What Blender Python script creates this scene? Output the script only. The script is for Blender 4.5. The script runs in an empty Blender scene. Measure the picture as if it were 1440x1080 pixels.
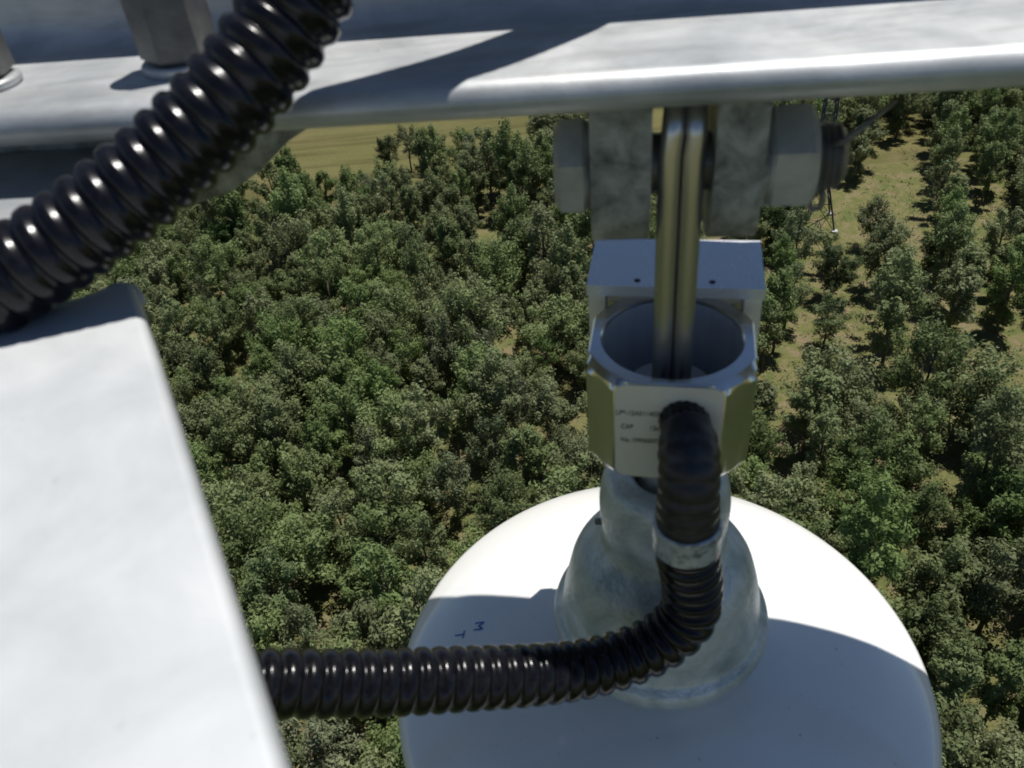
import bpy, bmesh, math, random
import numpy as np
from mathutils import Vector, Matrix, noise

# ------------------------------------------------------------------ camera, sky, sun, exposure
S = bpy.context.scene
COL = S.collection
PITCH, ROLL = math.radians(38.0), math.radians(6.0)
F = Vector((0, math.cos(PITCH), -math.sin(PITCH)))
R0 = Vector((1, 0, 0)); U0 = Vector((0, math.sin(PITCH), math.cos(PITCH)))
Rv = R0 * math.cos(ROLL) - U0 * math.sin(ROLL)
Uv = U0 * math.cos(ROLL) + R0 * math.sin(ROLL)
cam = bpy.data.cameras.new("camera"); co = bpy.data.objects.new("camera", cam); COL.objects.link(co)
co.matrix_world = Matrix(((Rv.x, Uv.x, -F.x, 0), (Rv.y, Uv.y, -F.y, 0), (Rv.z, Uv.z, -F.z, 0), (0, 0, 0, 1)))
cam.sensor_width = 36; cam.lens = 28.75; cam.clip_start = 0.01; cam.clip_end = 9000
cam.dof.use_dof = True; cam.dof.focus_distance = 1.1; cam.dof.aperture_fstop = 19
S.camera = co

SUN = Vector((0.26, 0.20, 1.0)).normalized()            # direction towards the sun
el = math.asin(SUN.z); az = math.atan2(SUN.x, SUN.y)     # azimuth clockwise from +Y
w = bpy.data.worlds.new("World"); S.world = w; w.use_nodes = True
nt = w.node_tree; bg = nt.nodes["Background"]
sky = nt.nodes.new("ShaderNodeTexSky"); sky.sky_type = 'NISHITA'; sky.sun_disc = False
sky.sun_elevation = el; sky.sun_rotation = az; sky.altitude = 2500; sky.dust_density = 0.15; sky.air_density = 0.75
nt.links.new(sky.outputs[0], bg.inputs[0]); bg.inputs[1].default_value = 0.078
sl = bpy.data.lights.new("sun", 'SUN'); sl.energy = 4.7; sl.angle = math.radians(0.53); sl.color = (1, 0.965, 0.91)
so = bpy.data.objects.new("sun", sl); COL.objects.link(so)
so.rotation_euler = SUN.to_track_quat('Z', 'Y').to_euler()
S.view_settings.view_transform = 'Standard'; S.view_settings.look = 'None'
S.view_settings.exposure = 0.2; S.view_settings.gamma = 1
S.cycles.max_bounces = 8; S.cycles.transparent_max_bounces = 8

# ------------------------------------------------------------------ helpers
GZ = -45.0                                               # ground level below the camera
rnd = random.Random(7)

def tag(o, label=None, cat=None, group=None, kind=None):
    if label: o['label'] = label
    if cat: o['category'] = cat
    if group: o['group'] = group
    if kind: o['kind'] = kind
    return o

def empty(name, loc=(0, 0, 0), rz=0):
    o = bpy.data.objects.new(name, None); COL.objects.link(o)
    o.location = loc; o.rotation_euler = (0, 0, rz); o.empty_display_size = 0.05
    return o

def link(name, me, mat=None, parent=None, smooth=False):
    o = bpy.data.objects.new(name, me); COL.objects.link(o)
    if mat: me.materials.append(mat)
    if smooth: me.polygons.foreach_set('use_smooth', [True] * len(me.polygons))
    if parent: o.parent = parent
    return o

def from_bm(name, bm, mat, parent=None, smooth=False, bevel=0, auto=None):
    if bevel:
        bmesh.ops.bevel(bm, geom=[e for e in bm.edges if len(e.link_faces) == 2 and e.calc_face_angle(0) > 0.5],
                        offset=bevel, segments=3, profile=0.5, affect='EDGES')
    bmesh.ops.recalc_face_normals(bm, faces=bm.faces)
    if auto is not None:
        for f in bm.faces: f.smooth = True
        for e in bm.edges:
            if len(e.link_faces) == 2 and e.calc_face_angle(0) > auto: e.smooth = False
    me = bpy.data.meshes.new(name); bm.to_mesh(me); bm.free()
    return link(name, me, mat, parent, smooth)

def bm_box(bm, lo, hi, M=None):
    vs = []
    for z in (lo[2], hi[2]):
        for y in (lo[1], hi[1]):
            for x in (lo[0], hi[0]):
                v = Vector((x, y, z)); vs.append(bm.verts.new(M @ v if M else v))
    for a, b, c, d in ((0, 1, 3, 2), (4, 6, 7, 5), (0, 4, 5, 1), (2, 3, 7, 6), (0, 2, 6, 4), (1, 5, 7, 3)):
        bm.faces.new((vs[a], vs[b], vs[c], vs[d]))

def bm_rings(bm, rings, closed=True, cap0=False, cap1=False):
    """rings: list of lists of Vector, equal lengths"""
    V = [[bm.verts.new(p) for p in r] for r in rings]
    n = len(V[0])
    for a, b in zip(V[:-1], V[1:]):
        for i in range(n if closed else n - 1):
            j = (i + 1) % n
            bm.faces.new((a[i], a[j], b[j], b[i]))
    if cap0: bm.faces.new(V[0][::-1])
    if cap1: bm.faces.new(V[-1])
    return V

def bm_lathe(bm, prof, seg=64, c=(0, 0, 0), fr=None, M=None, cap0=False, cap1=False):
    rings = []
    for (r, z) in prof:
        ring = []
        for i in range(seg):
            t = 2 * math.pi * i / seg
            rr = r * (fr(t, z) if fr else 1)
            v = Vector((c[0] + rr * math.cos(t), c[1] + rr * math.sin(t), c[2] + z))
            ring.append(M @ v if M else v)
        rings.append(ring)
    bm_rings(bm, rings, True, cap0, cap1)

def bm_tube(bm, pts, r, seg=12, caps=True):
    pts = [Vector(p) for p in pts]
    rr = r if isinstance(r, (list, tuple)) else [r] * len(pts)
    rings = []; up = None
    for i, p in enumerate(pts):
        t = (pts[min(i + 1, len(pts) - 1)] - pts[max(i - 1, 0)]).normalized()
        if up is None:
            up = t.orthogonal().normalized()
        up = (up - t * up.dot(t)).normalized(); s = t.cross(up)
        rings.append([p + (up * math.cos(2 * math.pi * k / seg) + s * math.sin(2 * math.pi * k / seg)) * rr[i] for k in range(seg)])
    bm_rings(bm, rings, True, caps, caps)

def hexprism(bm, M, af, h0, h1, ch=0.0015):
    """hex prism along local z with chamfered corners"""
    rc = af / math.sqrt(3)
    def hexr(t):
        a = (t % (math.pi / 3)) - math.pi / 6
        return (af / 2) / math.cos(a)
    seg = 72; rings = []
    for z, lim in ((h0, rc - ch * 1.6), (h0 + ch, rc * 2), (h1 - ch, rc * 2), (h1, rc - ch * 1.6)):
        rings.append([M @ Vector((min(hexr(t), lim) * math.cos(t), min(hexr(t), lim) * math.sin(t), z))
                      for t in (2 * math.pi * k / seg for k in range(seg))])
    bm_rings(bm, rings, True, True, True)

# ------------------------------------------------------------------ materials
def newmat(name):
    m = bpy.data.materials.new(name); m.use_nodes = True
    n = m.node_tree.nodes; l = m.node_tree.links
    return m, n, l, n['Principled BSDF']

def ramp(n, stops):
    r = n.new('ShaderNodeValToRGB'); e = r.color_ramp.elements
    while len(e) < len(stops): e.new(0.5)
    for a, (p, c) in zip(e, stops):
        a.position = p; a.color = (*c, 1) if len(c) == 3 else c
    return r

def noisetex(n, l, scale, detail=6, rough=0.6, coord='Object', vec=None, dist=0.0):
    t = n.new('ShaderNodeTexNoise'); t.inputs['Scale'].default_value = scale
    t.inputs['Detail'].default_value = detail; t.inputs['Roughness'].default_value = rough
    t.inputs['Distortion'].default_value = dist
    if vec is None:
        c = n.new('ShaderNodeTexCoord'); vec = c.outputs[coord]
    l.new(vec, t.inputs['Vector'])
    return t

def metal(name, c0, c1, metallic=0.5, r0=0.35, r1=0.6, sc=60, spots=True, bump=0.15, bd=0.0004, fine=900, stretch=None, streak=0):
    m, n, l, b = newmat(name)
    tc = n.new('ShaderNodeTexCoord'); vec = tc.outputs['Object']
    if stretch:
        mp = n.new('ShaderNodeMapping'); mp.inputs['Scale'].default_value = stretch
        l.new(vec, mp.inputs['Vector']); vec2 = mp.outputs[0]
    else: vec2 = vec
    a = noisetex(n, l, sc, 8, 0.62, vec=vec2, dist=0.4)
    r = ramp(n, [(0.3, c0), (0.7, c1)]); l.new(a.outputs['Fac'], r.inputs[0])
    col = r.outputs[0]
    if streak:
        ms = n.new('ShaderNodeMapping'); ms.inputs['Rotation'].default_value = (0, 0, math.radians(7.2)); ms.inputs['Scale'].default_value = (0.12, 1, 1); l.new(vec, ms.inputs['Vector'])
        t2 = noisetex(n, l, 170, 4, 0.6, vec=ms.outputs[0]); r2 = ramp(n, [(0.40, (0.80, 0.79, 0.77)), (0.50, (1, 1, 1))]); l.new(t2.outputs['Fac'], r2.inputs[0])
        t3 = noisetex(n, l, 7, 5, 0.65, vec=vec, dist=1.0); r3 = ramp(n, [(0.38, (0.80, 0.82, 0.84)), (0.60, (1.02, 1.02, 1.02))]); l.new(t3.outputs['Fac'], r3.inputs[0])
        for q in (r2, r3):
            mq = n.new('ShaderNodeMix'); mq.data_type = 'RGBA'; mq.blend_type = 'MULTIPLY'; mq.inputs['Factor'].default_value = 0.6
            l.new(col, mq.inputs['A']); l.new(q.outputs[0], mq.inputs['B']); col = mq.outputs['Result']
    if spots:
        s = noisetex(n, l, sc * 4.2, 5, 0.7, vec=vec)
        rs = ramp(n, [(0.66, (1, 1, 1)), (0.74, (0.45, 0.43, 0.40))]); l.new(s.outputs['Fac'], rs.inputs[0])
        mx = n.new('ShaderNodeMix'); mx.data_type = 'RGBA'; mx.blend_type = 'MULTIPLY'; mx.inputs['Factor'].default_value = 0.7
        l.new(col, mx.inputs['A']); l.new(rs.outputs[0], mx.inputs['B']); col = mx.outputs['Result']
    l.new(col, b.inputs['Base Color']); b.inputs['Metallic'].default_value = metallic
    rr = n.new('ShaderNodeMapRange'); rr.inputs['To Min'].default_value = r0; rr.inputs['To Max'].default_value = r1
    g = noisetex(n, l, sc * 1.7, 5, 0.6, vec=vec2); l.new(g.outputs['Fac'], rr.inputs['Value']); l.new(rr.outputs[0], b.inputs['Roughness'])
    f = noisetex(n, l, fine, 3, 0.6, vec=vec2)
    ad = n.new('ShaderNodeMath'); ad.operation = 'ADD'; l.new(f.outputs['Fac'], ad.inputs[0]); l.new(a.outputs['Fac'], ad.inputs[1])
    bp = n.new('ShaderNodeBump'); bp.inputs['Strength'].default_value = bump; bp.inputs['Distance'].default_value = bd
    l.new(ad.outputs[0], bp.inputs['Height']); l.new(bp.outputs[0], b.inputs['Normal'])
    return m

M_galv = metal('galvanised', (0.35, 0.37, 0.38), (0.63, 0.64, 0.64), 0.4, 0.36, 0.62, 26, True, 0.10, 0.0005, 700, streak=1)
M_arm = metal('galvanised_arm', (0.43, 0.455, 0.465), (0.56, 0.575, 0.58), 0.25, 0.5, 0.68, 36, True, 0.10, 0.0004, 800)
M_galv_dull = metal('galvanised_dull', (0.10, 0.105, 0.09), (0.50, 0.505, 0.46), 0.3, 0.45, 0.65, 110, True, 0.6, 0.0010)
M_galv_nut = metal('galvanised_nut', (0.36, 0.36, 0.34), (0.55, 0.55, 0.53), 0.3, 0.36, 0.5, 70, True, 0.4, 0.0006)
M_nut_dark = metal('dark_nut', (0.09, 0.09, 0.09), (0.20, 0.20, 0.19), 0.5, 0.4, 0.6, 70, True, 0.4, 0.0006)  # darker grey for the nuts on top of the beam
M_cap = metal('galvanised_cap', (0.28, 0.34, 0.34), (0.72, 0.77, 0.78), 0.35, 0.32, 0.5, 42, True, 0.6, 0.0014, 420)
M_steel = metal('brushed_steel', (0.60, 0.60, 0.58), (0.70, 0.70, 0.68), 1.0, 0.16, 0.26, 40, False, 0.10, 0.0002, 900, (1, 1, 0.08))
M_steel_face = metal('satin_steel', (0.78, 0.755, 0.70), (0.86, 0.84, 0.79), 0.3, 0.38, 0.5, 60, False, 0.1, 0.0002, 900)
M_plate = metal('sheet_steel', (0.74, 0.75, 0.77), (0.82, 0.83, 0.84), 0.35, 0.22, 0.32, 50, False, 0.04, 0.0002, 900, (1, 0.1, 1))
M_rod = metal('passivated_steel', (0.44, 0.43, 0.41), (0.58, 0.57, 0.54), 0.9, 0.22, 0.36, 50, False, 0.15, 0.0003, 700, (1, 1, 0.1))
M_tower = metal('weathered_steel', (0.05, 0.045, 0.055), (0.10, 0.09, 0.10), 0.3, 0.5, 0.7, 3, False, 0)
M_bore = metal('machined_bore', (0.55, 0.57, 0.60), (0.68, 0.70, 0.72), 0.2, 0.35, 0.45, 60, False, 0.1, 0.0002, 900, (1, 1, 0.05))
M_thread = metal('thread_steel', (0.13, 0.125, 0.11), (0.27, 0.26, 0.24), 0.5, 0.4, 0.55, 80, True, 0.3)

def plastic(name, c, r0, r1, dust=0.25):
    m, n, l, b = newmat(name)
    a = noisetex(n, l, 260, 6, 0.7)
    r = ramp(n, [(0.45, c), (0.8, tuple(x + 0.030 * dust for x in c))]); l.new(a.outputs['Fac'], r.inputs[0])
    l.new(r.outputs[0], b.inputs['Base Color'])
    g = noisetex(n, l, 120, 5, 0.6)
    rr = n.new('ShaderNodeMapRange'); rr.inputs['To Min'].default_value = r0; rr.inputs['To Max'].default_value = r1
    l.new(g.outputs['Fac'], rr.inputs['Value']); l.new(rr.outputs[0], b.inputs['Roughness'])
    bp = n.new('ShaderNodeBump'); bp.inputs['Strength'].default_value = 0.25; bp.inputs['Distance'].default_value = 0.0003
    l.new(a.outputs['Fac'], bp.inputs['Height']); l.new(bp.outputs[0], b.inputs['Normal'])
    return m
M_pipe = plastic('black_polymer', (0.004, 0.004, 0.006), 0.12, 0.30, 0.35)
M_pipe.node_tree.nodes['Principled BSDF'].inputs['Specular IOR Level'].default_value = 0.30
M_boot = plastic('black_rubber', (0.010, 0.011, 0.016), 0.33, 0.5, 0.8)
M_dark = plastic('dark_recess', (0.012, 0.012, 0.012), 0.5, 0.7, 0.4)
M_ink = plastic('blue_ink', (0.01, 0.06, 0.42), 0.3, 0.4, 0.0)
M_engr = plastic('engraving', (0.035, 0.03, 0.028), 0.5, 0.6, 0.2)

m, n, l, b = newmat('white_glaze'); M_glaze = m
a = noisetex(n, l, 22, 4, 0.5); r = ramp(n, [(0.3, (0.77, 0.765, 0.74)), (0.7, (0.81, 0.805, 0.785))]); l.new(a.outputs['Fac'], r.inputs[0])
s = noisetex(n, l, 420, 3, 0.5); rs = ramp(n, [(0.70, (1, 1, 1)), (0.75, (0.42, 0.40, 0.37))]); l.new(s.outputs['Fac'], rs.inputs[0])
mx = n.new('ShaderNodeMix'); mx.data_type = 'RGBA'; mx.blend_type = 'MULTIPLY'; mx.inputs['Factor'].default_value = 0.6
l.new(r.outputs[0], mx.inputs['A']); l.new(rs.outputs[0], mx.inputs['B']); l.new(mx.outputs['Result'], b.inputs['Base Color'])
b.inputs['Roughness'].default_value = 0.12; b.inputs['Coat Weight'].default_value = 0.3; b.inputs['Coat Roughness'].default_value = 0.04
bp = n.new('ShaderNodeBump'); bp.inputs['Strength'].default_value = 0.12; bp.inputs['Distance'].default_value = 0.0008
g = noisetex(n, l, 60, 3, 0.5); l.new(g.outputs['Fac'], bp.inputs['Height']); l.new(bp.outputs[0], b.inputs['Normal'])

m, n, l, b = newmat('silver_tape'); M_tape = m
a = noisetex(n, l, 240, 5, 0.7); r = ramp(n, [(0.35, (0.10, 0.11, 0.12)), (0.5, (0.42, 0.45, 0.47)), (0.75, (0.62, 0.65, 0.66))])
l.new(a.outputs['Fac'], r.inputs[0]); l.new(r.outputs[0], b.inputs['Base Color']); b.inputs['Roughness'].default_value = 0.35
b.inputs['Metallic'].default_value = 0.3

def leafmat(name, dark, mid, light, var=0.14):
    m, n, l, b = newmat(name)
    oi = n.new('ShaderNodeObjectInfo')
    a = noisetex(n, l, 1.3, 4, 0.7)
    r = ramp(n, [(0.3, dark), (0.5, mid), (0.72, light)]); l.new(a.outputs['Fac'], r.inputs[0])
    hs = n.new('ShaderNodeHueSaturation')
    mr = n.new('ShaderNodeMapRange'); mr.inputs['To Min'].default_value = 1 - var * 1.6; mr.inputs['To Max'].default_value = 1 + var * 1.9
    l.new(oi.outputs['Random'], mr.inputs['Value']); l.new(mr.outputs[0], hs.inputs['Value'])
    wn = n.new('ShaderNodeTexWhiteNoise'); wn.noise_dimensions = '1D'; l.new(oi.outputs['Random'], wn.inputs['W'])
    mh = n.new('ShaderNodeMapRange'); mh.inputs['To Min'].default_value = 0.480; mh.inputs['To Max'].default_value = 0.517
    l.new(wn.outputs['Value'], mh.inputs['Value']); l.new(mh.outputs[0], hs.inputs['Hue'])
    ms = n.new('ShaderNodeMapRange'); ms.inputs['To Min'].default_value = 0.8; ms.inputs['To Max'].default_value = 1.1
    l.new(wn.outputs['Value'], ms.inputs['Value']); l.new(ms.outputs[0], hs.inputs['Saturation'])
    l.new(r.outputs[0], hs.inputs['Color']); l.new(hs.outputs[0], b.inputs['Base Color'])
    b.inputs['Roughness'].default_value = 0.55; b.inputs['Specular IOR Level'].default_value = 0.2
    tr = n.new('ShaderNodeBsdfTranslucent'); l.new(hs.outputs[0], tr.inputs['Color'])
    ms2 = n.new('ShaderNodeMixShader'); ms2.inputs[0].default_value = 0.40
    l.new(b.outputs[0], ms2.inputs[1]); l.new(tr.outputs[0], ms2.inputs[2])
    l.new(ms2.outputs[0], n['Material Output'].inputs['Surface'])
    return m
M_leaf = leafmat('foliage_green', (0.122, 0.160, 0.058), (0.175, 0.222, 0.084), (0.225, 0.272, 0.115))
M_leaf_pale = leafmat('foliage_pale', (0.105, 0.135, 0.062), (0.15, 0.18, 0.088), (0.19, 0.22, 0.115))
M_leaf_dark = leafmat('foliage_dark', (0.045, 0.076, 0.026), (0.068, 0.105, 0.034), (0.095, 0.135, 0.046))
M_bark = metal('bark', (0.07, 0.055, 0.04), (0.17, 0.14, 0.11), 0, 0.8, 0.95, 6, False, 0.4, 0.02, 30)

m, n, l, b = newmat('ground'); M_ground = m
tc = n.new('ShaderNodeTexCoord'); vec = tc.outputs['Object']
big = noisetex(n, l, 0.07, 5, 0.6, vec=vec); med = noisetex(n, l, 0.55, 8, 0.7, vec=vec, dist=0.5); fin = noisetex(n, l, 5, 8, 0.75, vec=vec)
rb = ramp(n, [(0.30, (0.22, 0.155, 0.115)), (0.41, (0.19, 0.16, 0.09)), (0.50, (0.15, 0.145, 0.06)), (0.62, (0.105, 0.125, 0.042))])
l.new(med.outputs['Fac'], rb.inputs[0])
sep = n.new('ShaderNodeSeparateXYZ'); l.new(vec, sep.inputs[0])
# the open meadow beyond the wood is greener grassland
md = n.new('ShaderNodeMapRange'); md.inputs['From Min'].default_value = 88; md.inputs['From Max'].default_value = 100; l.new(sep.outputs['Y'], md.inputs['Value'])
rm = ramp(n, [(0.3, (0.105, 0.108, 0.040)), (0.52, (0.130, 0.122, 0.050)), (0.72, (0.155, 0.135, 0.062))]); l.new(big.outputs['Fac'], rm.inputs[0])
mx1 = n.new('ShaderNodeMix'); mx1.data_type = 'RGBA'; l.new(md.outputs[0], mx1.inputs['Factor']); l.new(rb.outputs[0], mx1.inputs['A']); l.new(rm.outputs[0], mx1.inputs['B'])
rf = ramp(n, [(0.3, (0.62, 0.62, 0.6)), (0.6, (1.1, 1.1, 1.08))]); l.new(fin.outputs['Fac'], rf.inputs[0])
mx2 = n.new('ShaderNodeMix'); mx2.data_type = 'RGBA'; mx2.blend_type = 'MULTIPLY'; mx2.inputs['Factor'].default_value = 0.9
l.new(mx1.outputs['Result'], mx2.inputs['A']); l.new(rf.outputs[0], mx2.inputs['B'])
# faint vehicle tracks and mowing lines across the meadow
mp = n.new('ShaderNodeMapping'); mp.inputs['Rotation'].default_value = (0, 0, math.radians(6)); mp.inputs['Scale'].default_value = (0.01, 0.28, 1); l.new(vec, mp.inputs['Vector'])
wv = noisetex(n, l, 1.5, 3, 0.6, vec=mp.outputs[0]); rw = ramp(n, [(0.42, (0.80, 0.78, 0.74)), (0.5, (1, 1, 1)), (0.62, (1.08, 1.05, 1.0))]); l.new(wv.outputs['Fac'], rw.inputs[0])
mx3 = n.new('ShaderNodeMix'); mx3.data_type = 'RGBA'; mx3.blend_type = 'MULTIPLY'; l.new(md.outputs[0], mx3.inputs['Factor'])
l.new(mx2.outputs['Result'], mx3.inputs['A']); l.new(rw.outputs[0], mx3.inputs['B'])
l.new(mx3.outputs['Result'], b.inputs['Base Color']); b.inputs['Roughness'].default_value = 0.95; b.inputs['Specular IOR Level'].default_value = 0.1
bp = n.new('ShaderNodeBump'); bp.inputs['Strength'].default_value = 0.8; bp.inputs['Distance'].default_value = 0.12
l.new(fin.outputs['Fac'], bp.inputs['Height']); l.new(bp.outputs[0], b.inputs['Normal'])

# ------------------------------------------------------------------ ground
def ground_z(x, y): return GZ + 0.25 * noise.noise(Vector((x * 0.05, y * 0.05, 3)))
bm = bmesh.new()
xs = [-4000, -900, -300] + list(range(-130, 131, 4)) + [300, 900, 4000]
ys = [-4000, -900, -200] + list(range(-10, 221, 4)) + [400, 1000, 5000]
g = [[bm.verts.new((x, y, ground_z(x, y) if abs(x) < 200 and abs(y) < 250 else GZ)) for x in xs] for y in ys]
for i in range(len(ys) - 1):
    for j in range(len(xs) - 1): bm.faces.new((g[i][j], g[i][j + 1], g[i + 1][j + 1], g[i + 1][j]))
go = from_bm('ground', bm, M_ground, smooth=True); tag(go, kind='structure')

# ------------------------------------------------------------------ the steel beam (angle section)
BA = math.radians(-7.2)                                  # the beam's heading
bx = Vector((math.cos(BA), math.sin(BA), 0)); by = Vector((-math.sin(BA), math.cos(BA), 0))
B0 = Vector((0.053, 0.2205, 0))                          # a point on the near edge line
BT, BB = -0.0725, -0.0850                                # flange top, underside
def bp_(s, t, z): return B0 + bx * s + by * t + Vector((0, 0, z))
FW = 0.080; LT = 0.011; LH = 0.082                       # flange depth, leg thickness, leg height
def rounded(cx, cz, r, a0, a1, k=6):
    return [(cx + r * math.cos(math.radians(a0 + (a1 - a0) * i / k)), cz + r * math.sin(math.radians(a0 + (a1 - a0) * i / k))) for i in range(k + 1)]
prof = [(0.0085, BB), (0.0068, BB + 0.0006), (0.0040, BB + 0.0022), (0.0015, BB + 0.0042)] + rounded(0.0060, BT - 0.0060, 0.0060, 180, 90, 8)
prof = [(t - 0.001, z) for t, z in prof]
prof += rounded(FW - LT - 0.010, BT + 0.010, 0.010, 270, 360) + [(FW - LT, BT + LH), (FW, BT + LH), (FW, BB)]
bm = bmesh.new()
rings = [[bp_(s, t, z) for t, z in prof] for s in [-1.3 + 0.05 * i for i in range(49)]]
bm_rings(bm, rings, True, True, True)
beam = empty('steel_beam', B0 + Vector((0, 0, BB)))
tag(beam, 'galvanised angle steel beam crossing the top of the frame, sunlit flange and shaded back leg', 'steel beam')
def child(o, parent):
    o.parent = parent; o.matrix_parent_inverse = parent.matrix_basis.inverted(); return o
child(from_bm('angle_section', bm, M_galv, auto=0.9), beam)
FY = FW + 0.0008
bm = bmesh.new()  # added plate, out of view; outline shaped to cast the shadow edge on the disc
pl_ = [(-0.50, 0.050), (0.90, 0.050), (0.90, 0.0955), (0.10, 0.0955), (0.055, 0.0965), (0.0174, 0.1035), (-0.0154, 0.1177), (-0.0388, 0.1293), (-0.0553, 0.1422), (-0.12, 0.190), (-0.50, 0.30)]
a = [bm.verts.new(bp_(s, t, BB - 0.0085)) for s, t in pl_]; b2 = [bm.verts.new(bp_(s, t, BB - 0.0004)) for s, t in pl_]
bm.faces.new(a); bm.faces.new(b2[::-1])
for i in range(len(a)):
    j = (i + 1) % len(a); bm.faces.new((a[i], a[j], b2[j], b2[i]))
child(from_bm('shadow_plate', bm, M_galv_dull), beam)
def up_at(x, y, z, rz=0): return Matrix.Translation((x, y, z)) @ Matrix.Rotation(rz, 4, 'Z')
for (x, y, rz) in ((-0.0925, 0.2725, 0.25), (-0.1585, 0.2745, 0.55)):
    M = up_at(x, y, BT, rz)
    bm = bmesh.new(); bm_lathe(bm, [(0.0085, 0.0002), (0.0122, 0.0002), (0.0128, 0.001), (0.0128, 0.0024), (0.0122, 0.003), (0.0085, 0.003)], 48, M=M)
    child(from_bm('washer', bm, M_galv, auto=0.7), beam)
    bm = bmesh.new(); hexprism(bm, M, 0.0210, 0.0032, 0.036)
    child(from_bm('nut', bm, M_nut_dark, auto=0.22), beam)
    bm = bmesh.new(); bm_lathe(bm, [(0.0001, 0.002)] + [(0.0078 + (0.0005 if k % 2 else 0), 0.036 + 0.0009 * k) for k in range(14)] + [(0.0068, 0.0495), (0.0001, 0.0497)], 32, M=M)
    child(from_bm('bolt_end', bm, M_galv_nut, auto=0.9), beam)

# ------------------------------------------------------------------ gusset plate under the beam and lower cross member
def ray(px, py): return F + Rv * ((px - 720) / 1150) - Uv * ((py - 540) / 1150)
gus = empty('gusset_plate', bp_(-0.14, 0.02, BB))
tag(gus, 'shaded grey gusset plate with rounded lower edge, under the beam behind the upper conduit', 'gusset plate')
# outline in the upright plane t = 0.030 behind the beam's near edge: (s along the beam, z)
outl = [(-0.40, -0.0853), (-0.098, -0.0853), (-0.109, -0.0905), (-0.124, -0.0985), (-0.137, -0.1085), (-0.150, -0.1155), (-0.172, -0.1215), (-0.196, -0.1245), (-0.225, -0.1265), (-0.40, -0.135)]
bm = bmesh.new()
a = [bm.verts.new(bp_(s, 0.034, z)) for s, z in outl]; b2 = [bm.verts.new(bp_(s, 0.044, z)) for s, z in outl]
bm.faces.new(a); bm.faces.new(b2[::-1])
for i in range(len(a)):
    j = (i + 1) % len(a); bm.faces.new((a[i], a[j], b2[j], b2[i]))
child(from_bm('plate', bm, M_galv_dull, bevel=0.0012), gus)
brace = empty('cross_member', bp_(-0.27, 0.0, -0.099))
tag(brace, 'flat galvanised cross member just below the beam at the left edge, its near strip sunlit', 'cross member')
bm = bmesh.new()
for lo, hi in [((-0.60, -0.020, -0.104), (-0.155, 0.0325, -0.0965))]:
    vs = []
    for z in (lo[2], hi[2]):
        for t in (lo[1], hi[1]):
            for s in (lo[0], hi[0]): vs.append(bm.verts.new(bp_(s, t, z)))
    for q in ((0, 1, 3, 2), (4, 6, 7, 5), (0, 4, 5, 1), (2, 3, 7, 6), (0, 2, 6, 4), (1, 5, 7, 3)): bm.faces.new([vs[k] for k in q])
child(from_bm('flat_bar', bm, M_galv, bevel=0.0018), brace)

# ------------------------------------------------------------------ near arm at the left
arm = empty('support_arm', (-0.12, 0.19, -0.111))
tag(arm, 'wide pale galvanised steel arm in full sun filling the lower left, out of focus', 'steel arm')
P0 = Vector((-0.0960, 0.1900, 0)); P1 = Vector((-0.0376, 0.060, 0)); d = (P1 - P0).normalized(); e = Vector((-d.y, d.x, 0))
if e.x > 0: e = -e
def ap(s, t, z): return P0 + d * s + e * t + Vector((0, 0, z))
ZA = -0.1110
prof = [(t, z) for t, z in rounded(0.0025, ZA - 0.0025, 0.0025, 90, 180, 6)]     # (distance in from the right edge, z)
prof = prof + [(0.0, ZA - 0.0090), (0.0015, ZA - 0.010), (0.13, ZA - 0.010), (0.13, ZA)]
bm = bmesh.new(); rings = []
for s in [-0.022, -0.0205, -0.018, -0.012, 0.0] + [0.02 * i for i in range(1, 40)]:
    k = max(0.0, (-s - 0.0175)) * 0.35
    rings.append([ap(s, t + k, z - k * (1 if z > ZA - 0.005 else 0)) for t, z in prof])
bm_rings(bm, rings, True, True, True)
child(from_bm('arm_plate', bm, M_arm, auto=0.9), arm)
bm = bmesh.new(); bm_tube(bm, [ap(-0.0215, 0.012, ZA - 0.003), ap(-0.0225, 0.004, ZA - 0.002), ap(-0.0205, 0.0005, ZA - 0.003), ap(-0.016, -0.0004, ZA - 0.006)], 0.0012, 12)
child(from_bm('weld_bead', bm, M_galv, smooth=True), arm)

# ------------------------------------------------------------------ clevis hanger under the beam
AX = Vector((0.0613, 0.2480, 0))                          # axis of the insulator string
YH = math.radians(-9)
def loc(yaw, x, y, z):
    c, s = math.cos(yaw), math.sin(yaw); return AX + Vector((x * c - y * s, x * s + y * c, z))
def Mloc(yaw, x=0, y=0, z=0): return Matrix.Translation(loc(yaw, x, y, z)) @ Matrix.Rotation(yaw, 4, 'Z')
hang = empty('clevis_hanger', loc(YH, 0, 0, BB))
tag(hang, 'dark grey clevis with two thick lugs and a hex bolt, under the beam', 'clevis')
ZB = -0.1105
def lug(x0, x1):
    pts = [(-0.0155, BB - 0.0003), (-0.0155, -0.118)] + [(0.0155 * math.cos(t) , -0.1205 + 0.0155 * math.sin(t)) for t in [math.pi + math.pi * k / 14 for k in range(15)]] + [(0.0155, -0.118), (0.0155, BB - 0.0003)]
    bm = bmesh.new(); M = Mloc(YH)
    a = [bm.verts.new(M @ Vector((x0, y, z))) for y, z in pts]; b2 = [bm.verts.new(M @ Vector((x1, y, z))) for y, z in pts]
    bm.faces.new(a); bm.faces.new(b2[::-1])
    for i in range(len(a)):
        j = (i + 1) % len(a); bm.faces.new((a[i], a[j], b2[j], b2[i]))
    child(from_bm('lug', bm, M_galv_dull, bevel=0.0034, auto=0.6), hang)
lug(-0.0285, -0.0098); lug(0.0092, 0.0240)
MX = Mloc(YH, 0, 0, ZB) @ Matrix.Rotation(math.pi / 2, 4, 'Y')         # local z = along the bolt
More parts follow.
